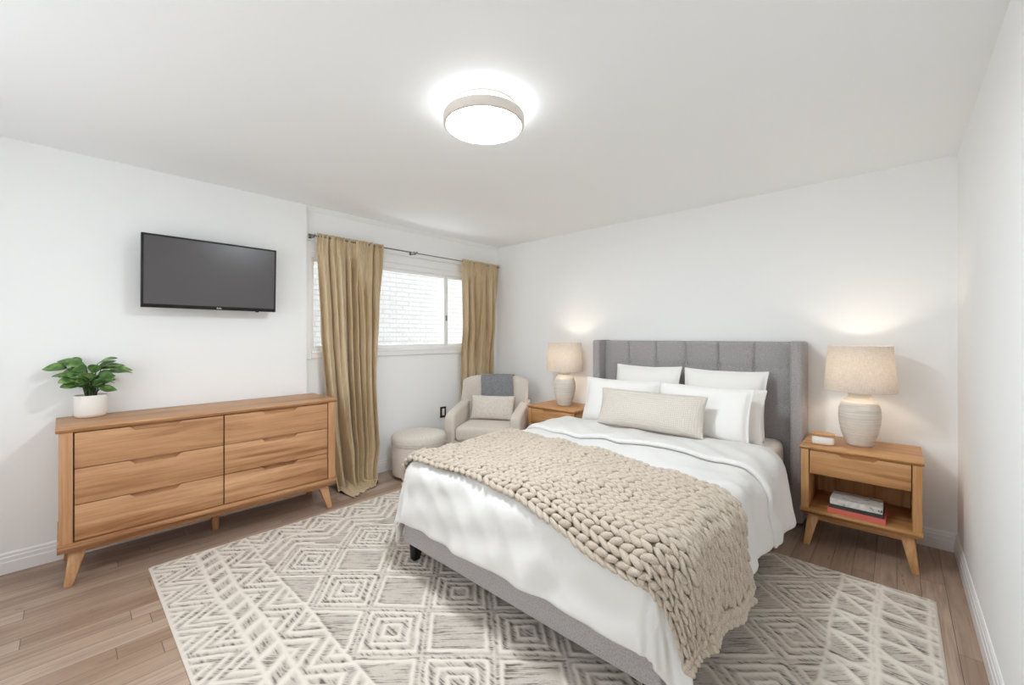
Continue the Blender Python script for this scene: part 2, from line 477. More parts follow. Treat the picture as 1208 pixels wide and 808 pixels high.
f2.build('window_frame', M['trim'], w2)
MB().box((RA + 0.04, YR - 0.058, RC + 0.04), (RB - 0.04, YR - 0.052, RD - 0.04)).build('pane', M['glass'], w2)
struct(MB().box((-1.9, -5.2, -0.1), (-1.7, 2.2, 2.9)).build('wall_outside', M['brick']))

# ------------------------------------------------------------------ rug
def build_rug():
    X0, X1, Y0, Y1 = 0.535, 3.81, -3.395, -0.775
    st = 0.005
    nx = int((X1 - X0) / st) + 1; ny = int((Y1 - Y0) / st) + 1
    x = np.linspace(X0, X1, nx); y = np.linspace(Y0, Y1, ny)
    X, Y = np.meshgrid(x, y)
    rng = np.random.RandomState(3)
    def sm(a, n=2):
        for _ in range(n):
            a = (a + np.roll(a, 1, 0) + np.roll(a, -1, 0) + np.roll(a, 1, 1) + np.roll(a, -1, 1)) / 5
        return a
    jx = sm(rng.randn(ny, nx), 10) * 0.012; jy = sm(rng.randn(ny, nx), 10) * 0.012   # hand-made wobble
    x_ = X + jx + 0.006 * np.sin(Y * 9); y_ = Y + jy + 0.006 * np.sin(X * 7)
    L = np.zeros_like(X)
    def line(d, w):                    # soft ridge of half width w around d = 0
        return np.clip(1.25 - np.abs(d) / w * 0.9, 0, 1)
    # central field: lattice of nested lozenges
    p = (x_ - 1.13) / 0.44; q = (y_ + 2.72) / 0.39
    pr = p - np.round(p); qr = q - np.round(q)
    D = np.abs(pr) + np.abs(qr)
    F = np.zeros_like(X)
    for d0, w in ((0.13, 0.032), (0.265, 0.030), (0.405, 0.032), (0.595, 0.034)):
        F = np.maximum(F, line(D - d0, w))
    F = np.maximum(F, 0.55 * line(D - 0.5, 0.018))
    inF = (x_ > 0.945) & (x_ < 3.435) & (y_ > -2.92)
    L = np.where(inF, F, L)
    # near border: row of chevrons, cream double line, row of slanted strokes
    tri = lambda t: np.abs((t % 1.0) - 0.5) * 2
    nb = y_ <= -2.92
    t1 = tri(x_ / 0.235)
    z1 = ((y_ + 3.39) / 0.19 - t1 * 0.9) * 2.6
    c1 = line((z1 % 1.0) - 0.5, 0.27)
    z3 = ((y_ + 3.09) / 0.17 - tri(x_ / 0.27 + 0.3) * 0.9) * 2.2
    c3 = line((z3 % 1.0) - 0.5, 0.25)
    c2 = line(((x_ * 9.5 + (y_ + 3.15) * 7) % 1.0) - 0.5, 0.24)
    B = np.where(y_ < -3.2, c1, np.where(y_ < -3.085, c2, c3))
    for yl, w in ((-3.19, 0.013), (-3.095, 0.013), (-2.925, 0.011)):
        B = np.maximum(B, line(y_ - yl, w))
    L = np.where(nb, B, L)
    # left border: chevrons running down the short side
    lb = (x_ <= 0.945) & (~nb)
    zl = ((x_ - 0.54) / 0.20 - tri(y_ / 0.26) * 0.8) * 2.5
    cl = line((zl % 1.0) - 0.5, 0.26)
    zl2 = ((x_ - 0.74) / 0.2 - tri(y_ / 0.39 + 0.47) * 0.9) * 2.4
    cl2 = line((zl2 % 1.0) - 0.5, 0.25)
    L = np.where(lb, np.where(x_ < 0.74, cl, cl2), L)
    L = np.where(lb, np.maximum(L, line(x_ - 0.74, 0.011)), L)
    # right border: two rows of struts and triangles
    rb = x_ >= 3.435
    k1 = line((((y_ + (x_ - 3.45) * 0.9) / 0.185) % 1.0) - 0.5, 0.10)
    k1 = np.maximum(k1, line(((y_ / 0.185) % 1.0) - 0.5, 0.09))
    k1 = np.maximum(k1, 0.8 * line((((y_ - (x_ - 3.45) * 1.1) / 0.37) % 1.0) - 0.5, 0.05))
    k2 = line((((y_ + (x_ - 3.6) * 1.3) / 0.25) % 1.0) - 0.5, 0.085)
    k2 = np.maximum(k2, line(((y_ / 0.125) % 1.0) - 0.5, 0.14))
    R = np.where(x_ < 3.6, k1, k2)
    for xl, w in ((3.44, 0.012), (3.605, 0.013), (3.585, 0.008), (3.775, 0.010)):
        R = np.maximum(R, line(x_ - xl, w))
    L = np.where(rb, R, L)
    edge = np.minimum.reduce([X - X0, X1 - X, Y - Y0, Y1 - Y])
    L = np.maximum(L, np.clip(1.4 - edge / 0.016, 0, 1))
    L = np.clip(sm(L, 1), 0, 1)
    # dark woven strokes in the ground, slanting, clumped and hugging the ridges
    n1 = rng.rand(ny, nx)
    s = np.zeros_like(n1)
    for k in range(-7, 8): s += np.roll(np.roll(n1, k, 0), k, 1)
    s /= 15; s = (s - s.mean()) / s.std()
    n3 = np.zeros_like(n1); n2 = rng.rand(ny, nx)
    for k in range(-6, 7): n3 += np.roll(n2, k, 1)
    n3 /= 13; n3 = (n3 - n3.mean()) / n3.std()
    pat = np.where(D > 0.5, s, n3)
    clump = sm(rng.randn(ny, nx), 60); clump = clump / clump.std()
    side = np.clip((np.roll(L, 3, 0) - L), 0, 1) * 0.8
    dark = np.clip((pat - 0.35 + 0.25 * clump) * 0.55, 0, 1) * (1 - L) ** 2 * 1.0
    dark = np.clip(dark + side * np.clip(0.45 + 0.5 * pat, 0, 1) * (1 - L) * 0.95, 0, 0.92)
    Z = 0.007 + 0.0055 * L + 0.0006 * sm(rng.randn(ny, nx), 1)
    Z = np.where(edge < 0.006, 0.004, Z)
    V = np.stack([X.ravel(), Y.ravel(), Z.ravel()], 1)
    Fq = gridfaces(nx, ny)
    # skirt down to the floor
    idx = np.concatenate([np.arange(nx), np.arange(nx - 1, nx * ny, nx)[1:], np.arange(nx * ny - 1, nx * (ny - 1) - 1, -1)[1:], np.arange(nx * (ny - 1), -1, -nx)[1:-1]])
    b = V[idx].copy(); b[:, 2] = 0.0005
    o = len(V); m = len(idx); k = np.arange(m)
    sk = np.stack([idx, o + k, o + (k + 1) % m, idx[(k + 1) % m]], 1)
    me = npmesh('area_rug', np.concatenate([V, b]), np.concatenate([Fq, sk]))
    colr = np.zeros((len(V) + m, 4), np.float32); colr[:, 3] = 1
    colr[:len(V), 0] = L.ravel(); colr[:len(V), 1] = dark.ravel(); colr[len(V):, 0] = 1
    a = me.color_attributes.new('pattern', 'FLOAT_COLOR', 'POINT'); a.data.foreach_set('color', colr.ravel())
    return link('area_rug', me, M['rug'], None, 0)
tag(build_rug(), 'large cream and grey rug with raised lozenge pattern under the bed', 'rug')

# ------------------------------------------------------------------ dresser and nightstands
def drawer_front(x0, x1, z0, z1, y, th, nw, nd, mat, parent, xc=None):
    """drawer front with a trapezoid finger notch cut in its top edge"""
    xc = (x0 + x1) / 2 if xc is None else xc
    s = nd * 1.1
    pts = [(x0, z0), (x1, z0), (x1, z1), (xc + nw / 2 + s, z1), (xc + nw / 2, z1 - nd), (xc - nw / 2, z1 - nd), (xc - nw / 2 - s, z1), (x0, z1)]
    d = MB().prism(pts, 'Y', y, y + th, 0.0022, 2).build('drawer', mat, parent, 30)
    q = MB().prism([(xc - nw / 2 - s - 0.01, z1 - 0.001), (xc - nw / 2 - 0.01, z1 - nd - 0.01), (xc + nw / 2 + 0.01, z1 - nd - 0.01), (xc + nw / 2 + s + 0.01, z1 - 0.001)], 'Y', y + th + 0.001, y + th + 0.008)
    q.build('finger_pull', mat, d, 30)
    return d

def build_dresser():
    L, D, Hh = 1.476, 0.455, 0.845
    r = thing('dresser', 'long low walnut dresser with six drawers on splayed legs against the left wall', 'dresser', (0.472 - D / 2, -3.016, 0), PI / 2)
    hx, y0, y1 = L / 2, -D / 2, D / 2
    wx, wz = M['woodX'], M['woodZ']
    # top with an undercut edge
    MB().prism([(y0 - 0.006, Hh - 0.008), (y0, Hh), (y1, Hh), (y1, Hh - 0.028), (y0 + 0.012, Hh - 0.028)], 'X', -hx, hx, 0.002, 2).build('top', wx, r, 30)
    zb, zt = 0.232, Hh - 0.028
    bx = hx - 0.012
    for s in (-1, 1):
        x_in = s * (bx - 0.052)
        MB().box((min(s * bx, x_in), y0 + 0.006, zb), (max(s * bx, x_in), y1 - 0.005, zt), 0.003).build('side_panel', wz, r, 30)
    MB().box((-bx + 0.05, y1 - 0.02, zb), (bx - 0.05, y1 - 0.006, zt)).build('back_panel', wx, r)
    # bottom plinth, bevelled below
    MB().prism([(y0 - 0.004, zb), (y0 - 0.004, zb - 0.022), (y0 + 0.02, zb - 0.05), (y1 - 0.02, zb - 0.05), (y1 - 0.006, zb)], 'X', -hx + 0.006, hx - 0.006, 0.003, 2).build('bottom_rail', wx, r, 30)
    xl, xr, g = -bx + 0.054, bx - 0.054, 0.0035
    xm = 0.0
    zs = np.linspace(zb + 0.004, zt - 0.004, 4)
    for (a, b) in ((xl, xm), (xm, xr)):
        for k in range(3):
            d = drawer_front(a + g, b - g, zs[k] + g / 2, zs[k + 1] - g / 2, y0 + 0.012, 0.02, 0.185, 0.022, wx, r)
    MB().box((xl, y0 + 0.045, zb), (xr, y0 + 0.052, zt)).build('inner_frame', M['woodX'], r)
    # legs, splayed outward, joined by an apron
    for sx in (-1, 1):
        for sy in (-1, 1):
            MB().taper((sx * (hx - 0.085), sy * (D / 2 - 0.075), zb - 0.05), (0.07, 0.05), (sx * (hx - 0.045), sy * (D / 2 - 0.035), 0.0), (0.034, 0.032), 0.005).build('leg', wz, r, 30)
    MB().taper((0, 0.02, zb - 0.05), (0.05, 0.05), (0, 0.02, 0), (0.035, 0.035), 0.004).build('centre_leg', wz, r, 30)
    MB().box((-hx + 0.11, y0 + 0.05, zb - 0.075), (hx - 0.11, y0 + 0.075, zb - 0.048), 0.004).build('apron', wx, r, 30)
    return r
build_dresser()

def build_nightstand():
    L, D, Hh = 0.572, 0.46, 0.63
    r = thing('nightstand', 'oak nightstand with open shelf holding books, right of the bed', 'nightstand', (3.492, -0.285, 0), 0)
    hx, y0, y1 = L / 2, -D / 2, D / 2
    wx, wz = M['oakX'], M['oakZ']
    MB().prism([(y0 - 0.006, Hh - 0.007), (y0, Hh), (y1, Hh), (y1, Hh - 0.024), (y0 + 0.014, Hh - 0.024)], 'X', -hx, hx, 0.002, 2).build('top', wx, r, 30)
    zb, zt = 0.235, Hh - 0.024
    bx = hx - 0.008
    for s in (-1, 1):
        x_in = s * (bx - 0.04)
        MB().box((min(s * bx, x_in), y0 + 0.006, zb), (max(s * bx, x_in), y1 - 0.005, zt), 0.0025).build('side_panel', wz, r, 30)
    MB().box((-bx + 0.04, y1 - 0.02, zb), (bx - 0.04, y1 - 0.006, zt)).build('back_panel', wz, r)
    MB().prism([(y0 - 0.004, zb), (y0 - 0.004, zb - 0.016), (y0 + 0.02, zb - 0.04), (y1 - 0.02, zb - 0.04), (y1 - 0.006, zb)], 'X', -hx + 0.003, hx - 0.003, 0.002, 2).build('shelf', wx, r, 30)
    xl, xr = -bx + 0.043, bx - 0.043
    dz0 = zt - 0.148
    d = drawer_front(xl + 0.002, xr - 0.002, dz0, zt - 0.003, y0 + 0.010, 0.018, 0.15, 0.016, wx, r)
    MB().box((xl, y0 + 0.04, dz0 + 0.002), (xr, y1 - 0.022, dz0 + 0.012)).box((xl, y0 + 0.036, dz0 + 0.012), (xr, y0 + 0.042, zt)).build('drawer_box', wx, r)
    for sx in (-1, 1):
        for sy in (-1, 1):
            MB().taper((sx * (hx - 0.07), sy * (D / 2 - 0.07), zb - 0.04), (0.062, 0.045), (sx * (hx - 0.035), sy * (D / 2 - 0.025), 0.0), (0.034, 0.032), 0.005).build('leg', wz, r, 30)
    MB().box((-hx + 0.085, y0 + 0.045, zb - 0.075), (hx - 0.085, y0 + 0.068, zb - 0.038), 0.003).build('apron', wx, r, 30)
    return r
ns = build_nightstand()
ns2 = copy_tree(ns); ns2.location = (1.187, -0.285, 0)
ns2['label'] = 'wooden nightstand between the armchair and the bed'

# ------------------------------------------------------------------ table lamps
def build_lamp(loc, label):
    r = thing('table_lamp', label, 'lamp', loc)
    prof = [(0, 0), (0.062, 0), (0.068, 0.004), (0.078, 0.03), (0.093, 0.08), (0.104, 0.14), (0.108, 0.19), (0.105, 0.235), (0.094, 0.272), (0.076, 0.297), (0.060, 0.307), (0.055, 0.314), (0.058, 0.324), (0.064, 0.333), (0.062, 0.338), (0.05, 0.34), (0, 0.34)]
    # finer profile with throwing rings
    P = []
    for (a, b) in zip(prof[:-1], prof[1:]):
        n = max(1, int(abs(b[1] - a[1]) / 0.004))
        for k in range(n):
            t = k / n; P.append((a[0] + (b[0] - a[0]) * t, a[1] + (b[1] - a[1]) * t))
    P.append(prof[-1])
    P = [(rr + (0.0009 * math.sin(z * 620) if 0.01 < z < 0.30 and rr > 0.05 else 0), z) for rr, z in P]
    MB().lathe(P, 64).build('base', M['stone'], r, 60)
    MB().lathe([(0.0, 0.34), (0.012, 0.34), (0.012, 0.40), (0.018, 0.402), (0.018, 0.44), (0, 0.442)], 20).build('socket', M['nickel'], r)
    zb, zt, rb, rt = 0.347, 0.636, 0.182, 0.160
    MB().lathe([(rb, zb), (rb + 0.0025, zb + 0.002), (rt + 0.0025, zt - 0.002), (rt, zt), (rt - 0.002, zt - 0.002), (rb - 0.002, zb + 0.002)], 72, close=True).build('lamp_shade', M['shade'], r, 50)
    sp = MB()
    for k in range(3):
        a = 2 * PI * k / 3 + 0.4
        sp.tube([(0.01 * math.cos(a), 0.01 * math.sin(a), zt - 0.02), (rt * 0.985 * math.cos(a), rt * 0.985 * math.sin(a), zt - 0.02)], 0.0016, 6)
    for s in (-1, 1):
        sp.tube([(s * 0.016, 0, 0.41), (s * 0.05, 0, 0.47), (s * 0.05, 0, 0.55), (0, 0, zt - 0.02)], 0.0016, 6)
    sp.build('shade_carrier', M['nickel'], r)
    b = [(0, 0.442), (0.012, 0.443), (0.014, 0.455), (0.026, 0.485), (0.030, 0.505), (0.026, 0.525), (0.014, 0.538), (0, 0.542)]
    MB().lathe(b, 20).build('bulb', M['bulb'], r)
    ld = bpy.data.lights.new('bulb_light', 'POINT'); ld.energy = LAMP_W; ld.color = (1.0, 0.86, 0.70); ld.shadow_soft_size = 0.034
    lo = bpy.data.objects.new('bulb_light', ld); COL.objects.link(lo); lo.parent = r; lo.location = (0, 0, 0.505)
    return r
build_lamp((3.49, -0.255, 0.630), 'lit ribbed stoneware lamp with linen shade, beside the white lidded box')
build_lamp((1.195, -0.27, 0.630), 'lit ribbed stoneware lamp with linen shade, between armchair and headboard')

# lidded box and books on the right nightstand
bx = thing('trinket_box', 'small white ceramic box with wooden lid on the right nightstand', 'box', (3.315, -0.395, 0.630), 0.12)
MB().box((-0.058, -0.04, 0.0), (0.058, 0.04, 0.058), 0.016, 3).build('box_body', M['boxwhite'], bx)
MB().box((-0.062, -0.044, 0.0585), (0.062, 0.044, 0.071), 0.005, 2).build('lid', M['oakX'], bx)

def book(label, w, d, h, cover, loc, rz):
    r = thing('book', label, 'book', loc, rz, 'books on the nightstand shelf')
    t = 0.0025
    # spine faces the room (-y)
    c = MB().box((-w / 2, -d / 2, 0), (w / 2, d / 2, t), 0.0008, 1).box((-w / 2, -d / 2, h - t), (w / 2, d / 2, h), 0.0008, 1)
    c.box((-w / 2, -d / 2 - 0.001, 0), (w / 2, -d / 2 + t, h), 0.001, 1)
    c.build('cover', cover, r)
    MB().box((-w / 2 + 0.004, -d / 2 + t, t), (w / 2 - 0.004, d / 2 - 0.004, h - t)).build('pages', M['paper'], r)
    return r
book('coral red book at the bottom of the stack on the nightstand shelf', 0.27, 0.19, 0.030, M['coral'], (3.488, -0.405, 0.2355), -0.05)
book('thin dark grey book between the coral and the white one', 0.255, 0.18, 0.020, M['darkcover'], (3.484, -0.402, 0.266), -0.03)
bk = book('thick white book on top of the stack on the nightstand shelf', 0.245, 0.17, 0.036, M['bookcover'], (3.484, -0.400, 0.2865), -0.02)
dot = MB().lathe([(0, 0), (0.004, 0), (0.004, 0.0008), (0, 0.0008)], 12).build('spine_dot', M['black'], bk)
dot.rotation_euler = (PI / 2, 0, 0); dot.location = (0.105, -0.0862, 0.018)

# ------------------------------------------------------------------ bed
BX0, BX1 = 1.50, 3.19       # headboard outside
def build_bed():
    r = thing('bed', 'grey upholstered queen bed with tall tufted wing headboard', 'bed', (2.345, -0.02, 0))
    ox = 2.345
    g = M['grey']
    # tufted headboard: vertical channels and one row of buttons
    xa, xb, za, zb = 1.565 - ox, 3.125 - ox, 0.10, 1.288
    nu, nv = 240, 110
    seam = [xa + (xb - xa) / 6 * k for k in range(7)]
    bz = (1.085, 0.83, 0.58)
    def front(u, v):
        x = xa + (xb - xa) * u; z = za + (zb - za) * v
        ds = min(abs(x - q) for q in seam)
        dh = min(abs(z - q) for q in bz)
        db = min(math.hypot(x - q, z - w) for q in seam[1:-1] for w in bz)
        y = -0.116 + 0.016 * math.exp(-(ds / 0.008) ** 2) + 0.010 * math.exp(-(ds / 0.045) ** 2) + 0.004 * math.exp(-(dh / 0.02) ** 2) + 0.014 * math.exp(-(db / 0.02) ** 2)
        te = (zb - z)
        if te < 0.03: y += 0.03 * (1 - math.sqrt(max(0, 1 - (1 - te / 0.03) ** 2)))
        return (x, y, z)
    h = MB().grid(front, nu, nv)
    h.box((xa, -0.09, za), (xb, 0.0, zb - 0.001), 0.0)
    hb = h.build('headboard', g, r, 60)
    for q in seam[1:-1]:
        for w in bz[:1]:
            bt = MB()
            prof = [(0, 0), (0.008, 0.001), (0.011, 0.005), (0.008, 0.010), (0, 0.0115)]
            n0 = len(bt.v); bt.lathe(prof, 14)
            bt.v[n0:] = [(q + p[0], -0.082 - p[2], w + p[1]) for p in bt.v[n0:]]
            bt.build('tuft_button', g, hb)
    for s, lo, hi in ((-1, BX0 - ox, 1.575 - ox), (1, 3.115 - ox, BX1 - ox)):
        w = MB().box((lo, -0.225, 0.015), (hi, 0.012, 1.292), 0.022, 4).build('headboard_wing', g, r)
        e = lo + 0.004 if s > 0 else hi - 0.004
        MB().tube([(e, -0.212, 0.05), (e, -0.2165, 0.5), (e, -0.2165, 1.27), (e, -0.19, 1.289), (e, -0.02, 1.289)], 0.0045, 8).build('piping', g, w)
    # rails
    y0, y1 = -2.345, -0.13
    for lo, hi in ((1.545, 1.60), (3.03, 3.085)):
        MB().box((lo - ox, y0, 0.135), (hi - ox, y1, 0.335), 0.014, 3).build('side_rail', g, r)
    MB().box((1.542 - ox, y0 - 0.008, 0.125), (3.088 - ox, y0 + 0.06, 0.335), 0.014, 3).build('foot_rail', g, r)
    MB().box((1.60 - ox, y0 + 0.06, 0.20), (3.03 - ox, y1, 0.27)).build('slat_base', M['black'], r)
    for x in (1.585 - ox, 3.03 - ox):
        for y in (y0 + 0.055, -0.35):
            MB().taper((x, y, 0.136), (0.062, 0.062), (x + (0.006 if x > 0 else -0.006), y - 0.004, 0.0145), (0.044, 0.044), 0.004).build('leg', M['black'], r)
    return r
build_bed()
mt = MB().box((1.572, -2.275, 0.272), (3.066, -0.145, 0.575), 0.055, 5)
tag(mt.build('mattress', M['sheet']), 'mattress in a white fitted sheet, bare at the right pillow end', 'mattress')

# --- cloth draped over the mattress: flat cloth coordinates -> space
CXL, CXR, CYF = 1.605, 3.035, -2.265
RR, THM = 0.115, math.radians(80)
def drape(X, Y, off=0.0, puff=1.0, ztop=0.612, cw=0.011):
    X = np.asarray(X, float); Y = np.asarray(Y, float)
    dx = np.where(X < CXL, X - CXL, np.where(X > CXR, X - CXR, 0.0)); dy = np.where(Y < CYF, Y - CYF, 0.0)
    d = np.hypot(dx, dy); dd = np.maximum(d, 1e-9); nx, ny = dx / dd, dy / dd
    th = np.minimum(d / RR, THM); ex = np.maximum(d - RR * THM, 0)
    flare = 0.02 * ex
    out = RR * np.sin(th) + ex * math.cos(THM) + flare
    drop = RR * (1 - np.cos(th)) + ex * math.sin(THM)
    cx = X - dx; cy = Y - dy
    sn, cn = np.sin(th), np.cos(th)
    # soft puffs on top, folds growing towards the hem, deep folds where a corner hangs
    p = 0.010 * np.sin(X * 5.1 + 1.3 * np.sin(Y * 4.0)) * np.sin(Y * 4.3 + 0.7) + 0.006 * np.sin(X * 11 - Y * 7.5 + 2 * np.sin(X * 3)) + 0.003 * np.sin(X * 23 + Y * 17 + 3 * np.sin(Y * 6))
    edge = cx * np.abs(ny) + cy * np.abs(nx)
    ang = np.arctan2(ny, nx)
    k = np.clip(d / 0.4, 0, 1.4)
    corner = np.abs(nx * ny) * 2
    f = k * (0.013 * np.sin(edge * 13 + 1.5 * np.sin(edge * 5.3)) + 0.006 * np.sin(edge * 29 + d * 9)) * (1 - corner) + cw * k * corner * (np.sin(ang * 9 + 0.6) - 1) + 0.004 * np.sin(d * 34 + edge * 9) * np.clip(d / 0.1, 0, 1)
    cr = np.zeros_like(X)
    for (ax_, ay_, fq, ph_) in ((0.3, 1, 21, 0.4), (1, 0.45, 17, 2.1), (-0.6, 1, 27, 4.0), (1, -0.2, 33, 1.0), (0.8, 0.9, 39, 5.2)):
        q = (X * ax_ + Y * ay_) * fq + ph_ + 1.7 * np.sin(X * 4.3 + Y * 3.1 + ph_) + 1.1 * np.sin(Y * 7.7 - X * 5.9 + ph_)
        cr = cr + (1 - np.abs(np.sin(q * 0.5)) ** 0.7) * (0.5 + 0.5 * np.sin(X * 2.9 * ay_ + Y * 4.1 * ax_ + ph_ * 2))
    p = p + 0.0052 * (cr - 0.6)
    f = f + 0.0050 * cr * np.clip(d / 0.15, 0, 1)
    h = off + puff * (p * np.clip(1.2 - d / 0.2, 0.15, 1) + f)
    px = cx + nx * out + nx * sn * h; py = cy + ny * out + ny * sn * h
    pz = ztop - drop + cn * h
    return np.stack([px, py, pz], -1)

def cloth(name, mat, x0, x1, y0, y1, off, thick, parent=None, step=0.03, edge_fn=None, ang=0, lv=1, puff=1.0):
    nx = int((x1 - x0) / step) + 1; ny = int((y1 - y0) / step) + 1
    X, Y = np.meshgrid(np.linspace(x0, x1, nx), np.linspace(y0, y1, ny))
    if edge_fn: X, Y = edge_fn(X, Y)
    P = drape(X, Y, off(X, Y) if callable(off) else off, puff).reshape(-1, 3)
    me = npmesh(name, P, gridfaces(nx, ny))
    return link(name, me, mat, parent, ang, (('SOLIDIFY', dict(thickness=thick, offset=-1)), ('SUBSURF', dict(levels=lv, render_levels=lv))))

HANG = 0.415
dv = thing('duvet', 'white duvet hanging over the bed sides with its top edge folded back', 'duvet', (0, 0, 0))
cloth('cover', M['duvet'], CXL - HANG, CXR + HANG, CYF - HANG, -0.74, 0.0, 0.03, dv, step=0.022)
def fold_off(X, Y):       # rounded at the folded end, where it lies on the layer below
    e = np.clip((Y + 1.25) / 0.05, 0, 1)
    return 0.016 + 0.018 * np.sqrt(e * (2 - e))
def fold_edge(X, Y):
    t = (Y + 1.23) / 0.49       # the folded-back end sits a little skewed
    return X, Y + 0.02 * np.sin(X * 3.0) * (1 - t) - 0.05 * np.clip((X - CXR) / 0.4, 0, 1)
cloth('turned_back_fold', M['duvet'], CXL - 0.40, CXR + 0.43, -1.23, -0.76, fold_off, 0.03, dv, step=0.022, edge_fn=fold_edge)

# --- chunky knit throw: every stitch a bent lozenge of yarn
def build_throw():
    y0, y1 = -2.335, -1.475
    x0, x1 = CXL - 0.36, CXR + 0.385
    nb = 16; w = (y1 - y0) / nb
    pitch = 0.045; ns_ = int((x1 - x0) / pitch)
    na, nc = 9, 8
    # lozenge template along a in [-1,1]
    T = []
    for i in range(na):
        a = -1 + 2 * i / (na - 1); rr = (1 - abs(a) ** 2.2) ** 0.5
        for j in range(nc):
            q = 2 * PI * j / nc; T.append((a, rr * math.cos(q), rr * math.sin(q)))
    T = np.array(T)
    F0 = np.array([(i * nc + j, i * nc + (j + 1) % nc, (i + 1) * nc + (j + 1) % nc, (i + 1) * nc + j) for i in range(na - 1) for j in range(nc)])
    rng = np.random.RandomState(5)
    Vs, Fs, o = [], [], 0
    def lay(X, Y):         # the throw lies a little askew: lower towards the foot on the right
        t = np.clip((X - 2.05) / 1.0, 0, 1.35); t = t * t * (3 - 2 * np.minimum(t, 1)); k = (Y - y0) / (y1 - y0)
        X = X - 0.085 * np.clip(1 - k, 0, 1) ** 2 * np.clip((X - CXR) / 0.38, 0, 1)
        return X, Y - (0.112 * (1 - k) + 0.190 * k) * t + 0.014 * np.sin(X * 3.1 + 0.6) + 0.006 * np.sin(X * 8)
    def stitch(xc, yc, sx, sy, la, wb, hc, an, lift=0.0):
        nonlocal o
        A = T[:, 0] * la; B = T[:, 1] * wb; Cc = T[:, 2] * hc + 0.006 * T[:, 0] + lift
        X = xc + A * math.cos(an) - B * math.sin(an); Y = yc + A * math.sin(an) + B * math.cos(an)
        Vs.append(drape(*lay(X, Y), 0.022 + Cc, cw=0.004)); Fs.append(F0 + o); o += len(T)
    for b in range(nb):
        yc = y0 + (b + 0.5) * w
        shift = rng.rand() * pitch
        for k in range(ns_):
            xc = x0 + k * pitch + shift + rng.randn() * 0.0025
            for sg in (-1, 1):
                stitch(xc, yc + sg * w * 0.235, 0, 0, pitch * 0.78 * (1 + rng.randn() * 0.05), w * 0.245 * (1 + rng.randn() * 0.07), 0.0150,
                       sg * math.radians(16 + rng.randn() * 4), 0.0015 * rng.randn())
    # cast-off braids along the two short ends
    for xe in (x0 - 0.004, x1 + 0.012):
        for k in range(int((y1 - y0) / 0.036)):
            for sg in (-1, 1):
                stitch(xe + sg * 0.012, y0 + 0.02 + k * 0.036, 0, 0, 0.034, 0.0155, 0.0155, PI / 2 - sg * math.radians(24), 0.001)
    # backing of yarn below the stitches
    nx, ny = 90, 36
    X, Y = np.meshgrid(np.linspace(x0 + 0.015, x1 - 0.005, nx), np.linspace(y0 + 0.008, y1 - 0.008, ny))
    Vs.append(drape(*lay(X, Y), 0.010, cw=0.004).reshape(-1, 3)); Fs.append(gridfaces(nx, ny, o))
    me = npmesh('knit_throw', np.concatenate(Vs), np.concatenate(Fs))
    return link('knit_throw', me, M['knit'], None, 0)
tag(build_throw(), 'oatmeal chunky knit throw laid across the foot of the bed', 'blanket')

# --- pillows
def pillow_mesh(a, b, c, flange=0.0, seed=0, nu=40, nv=30, sag=0.25, pinch=0.06, lump=0.006):
    """width 2a along x, height 2b along z from z=0, thickness 2c along y"""
    rng = random.Random(seed); off = Vector((rng.random() * 20, rng.random() * 20, rng.random() * 20))
    V = []; F = []
    fi = 1 - flange
    def pt(i, j, s):
        u = -1 + 2 * i / nu; v = -1 + 2 * j / nv
        u = math.copysign(abs(u) ** 0.9, u); v = math.copysign(abs(v) ** 0.9, v)
        iu, iv = min(1, abs(u) / fi), min(1, abs(v) / fi)
        h = ((1 - iu ** 2.6) * (1 - iv ** 2.6)) ** 0.5
        x = a * u * (1 - pinch * (1 - v * v)); z = b * v * (1 - pinch * (1 - u * u))
        n = mnoise.noise(Vector((x * 6, z * 6, s * 3.0)) + off) + 0.5 * mnoise.noise(Vector((x * 15, z * 11, s * 3.0)) + off)
        t = c * h * (1 - sag * v * 0.5) + lump * n * min(1, h * 2) + 0.003
        cx_ = 0.012 * (1 - h) * mnoise.noise(Vector((x * 9, z * 9, 1.7)) + off)     # rippled edge
        return (x, s * t + cx_, z + b)
    for s in (-1, 1):
        for j in range(nv + 1):
            for i in range(nu + 1): V.append(pt(i, j, s))
    w = nu + 1; o = w * (nv + 1)
    for j in range(nv):
        for i in range(nu):
            q = (j * w + i, j * w + i + 1, (j + 1) * w + i + 1, (j + 1) * w + i)
            F.append(q); F.append(tuple(k + o for k in q[::-1]))
    rim = [i for i in range(w)] + [j * w + nu for j in range(1, nv + 1)] + [nv * w + i for i in range(nu - 1, -1, -1)] + [j * w for j in range(nv - 1, 0, -1)]
    for k in range(len(rim)):
        p, q = rim[k], rim[(k + 1) % len(rim)]; F.append((q, p, p + o, q + o))
    mb = MB(); mb.add(V, F); return mb
def pillow(label, a, b, c, loc, lean, rz, mat, seed, flange=0.05, name='pillow', roll=0.0, group=None, **kw):
    o = pillow_mesh(a, b, c, flange, seed, **kw).build(name, mat, None, 0, (('SUBSURF', dict(levels=1, render_levels=1)),))
    o.location = loc
    o.rotation_mode = 'XYZ'
    o.rotation_euler = (-lean, roll, rz)
    return tag(o, label, 'pillow', group)
PG = 'white pillows on the bed'
pillow('white pillow at the back left against the headboard', 0.30, 0.255, 0.070, (2.06, -0.365, 0.585), 0.27, 0.0, M['pillow'], 11, group=PG)
pillow('white pillow at the back right against the headboard', 0.305, 0.255, 0.070, (2.68, -0.365, 0.58), 0.27, 0.0, M['pillow'], 12, group=PG)
pillow('white pillow mostly hidden behind the front right white pillow', 0.325, 0.195, 0.062, (2.685, -0.535, 0.582), 0.30, 0.0, M['pillow'], 13, group=PG)
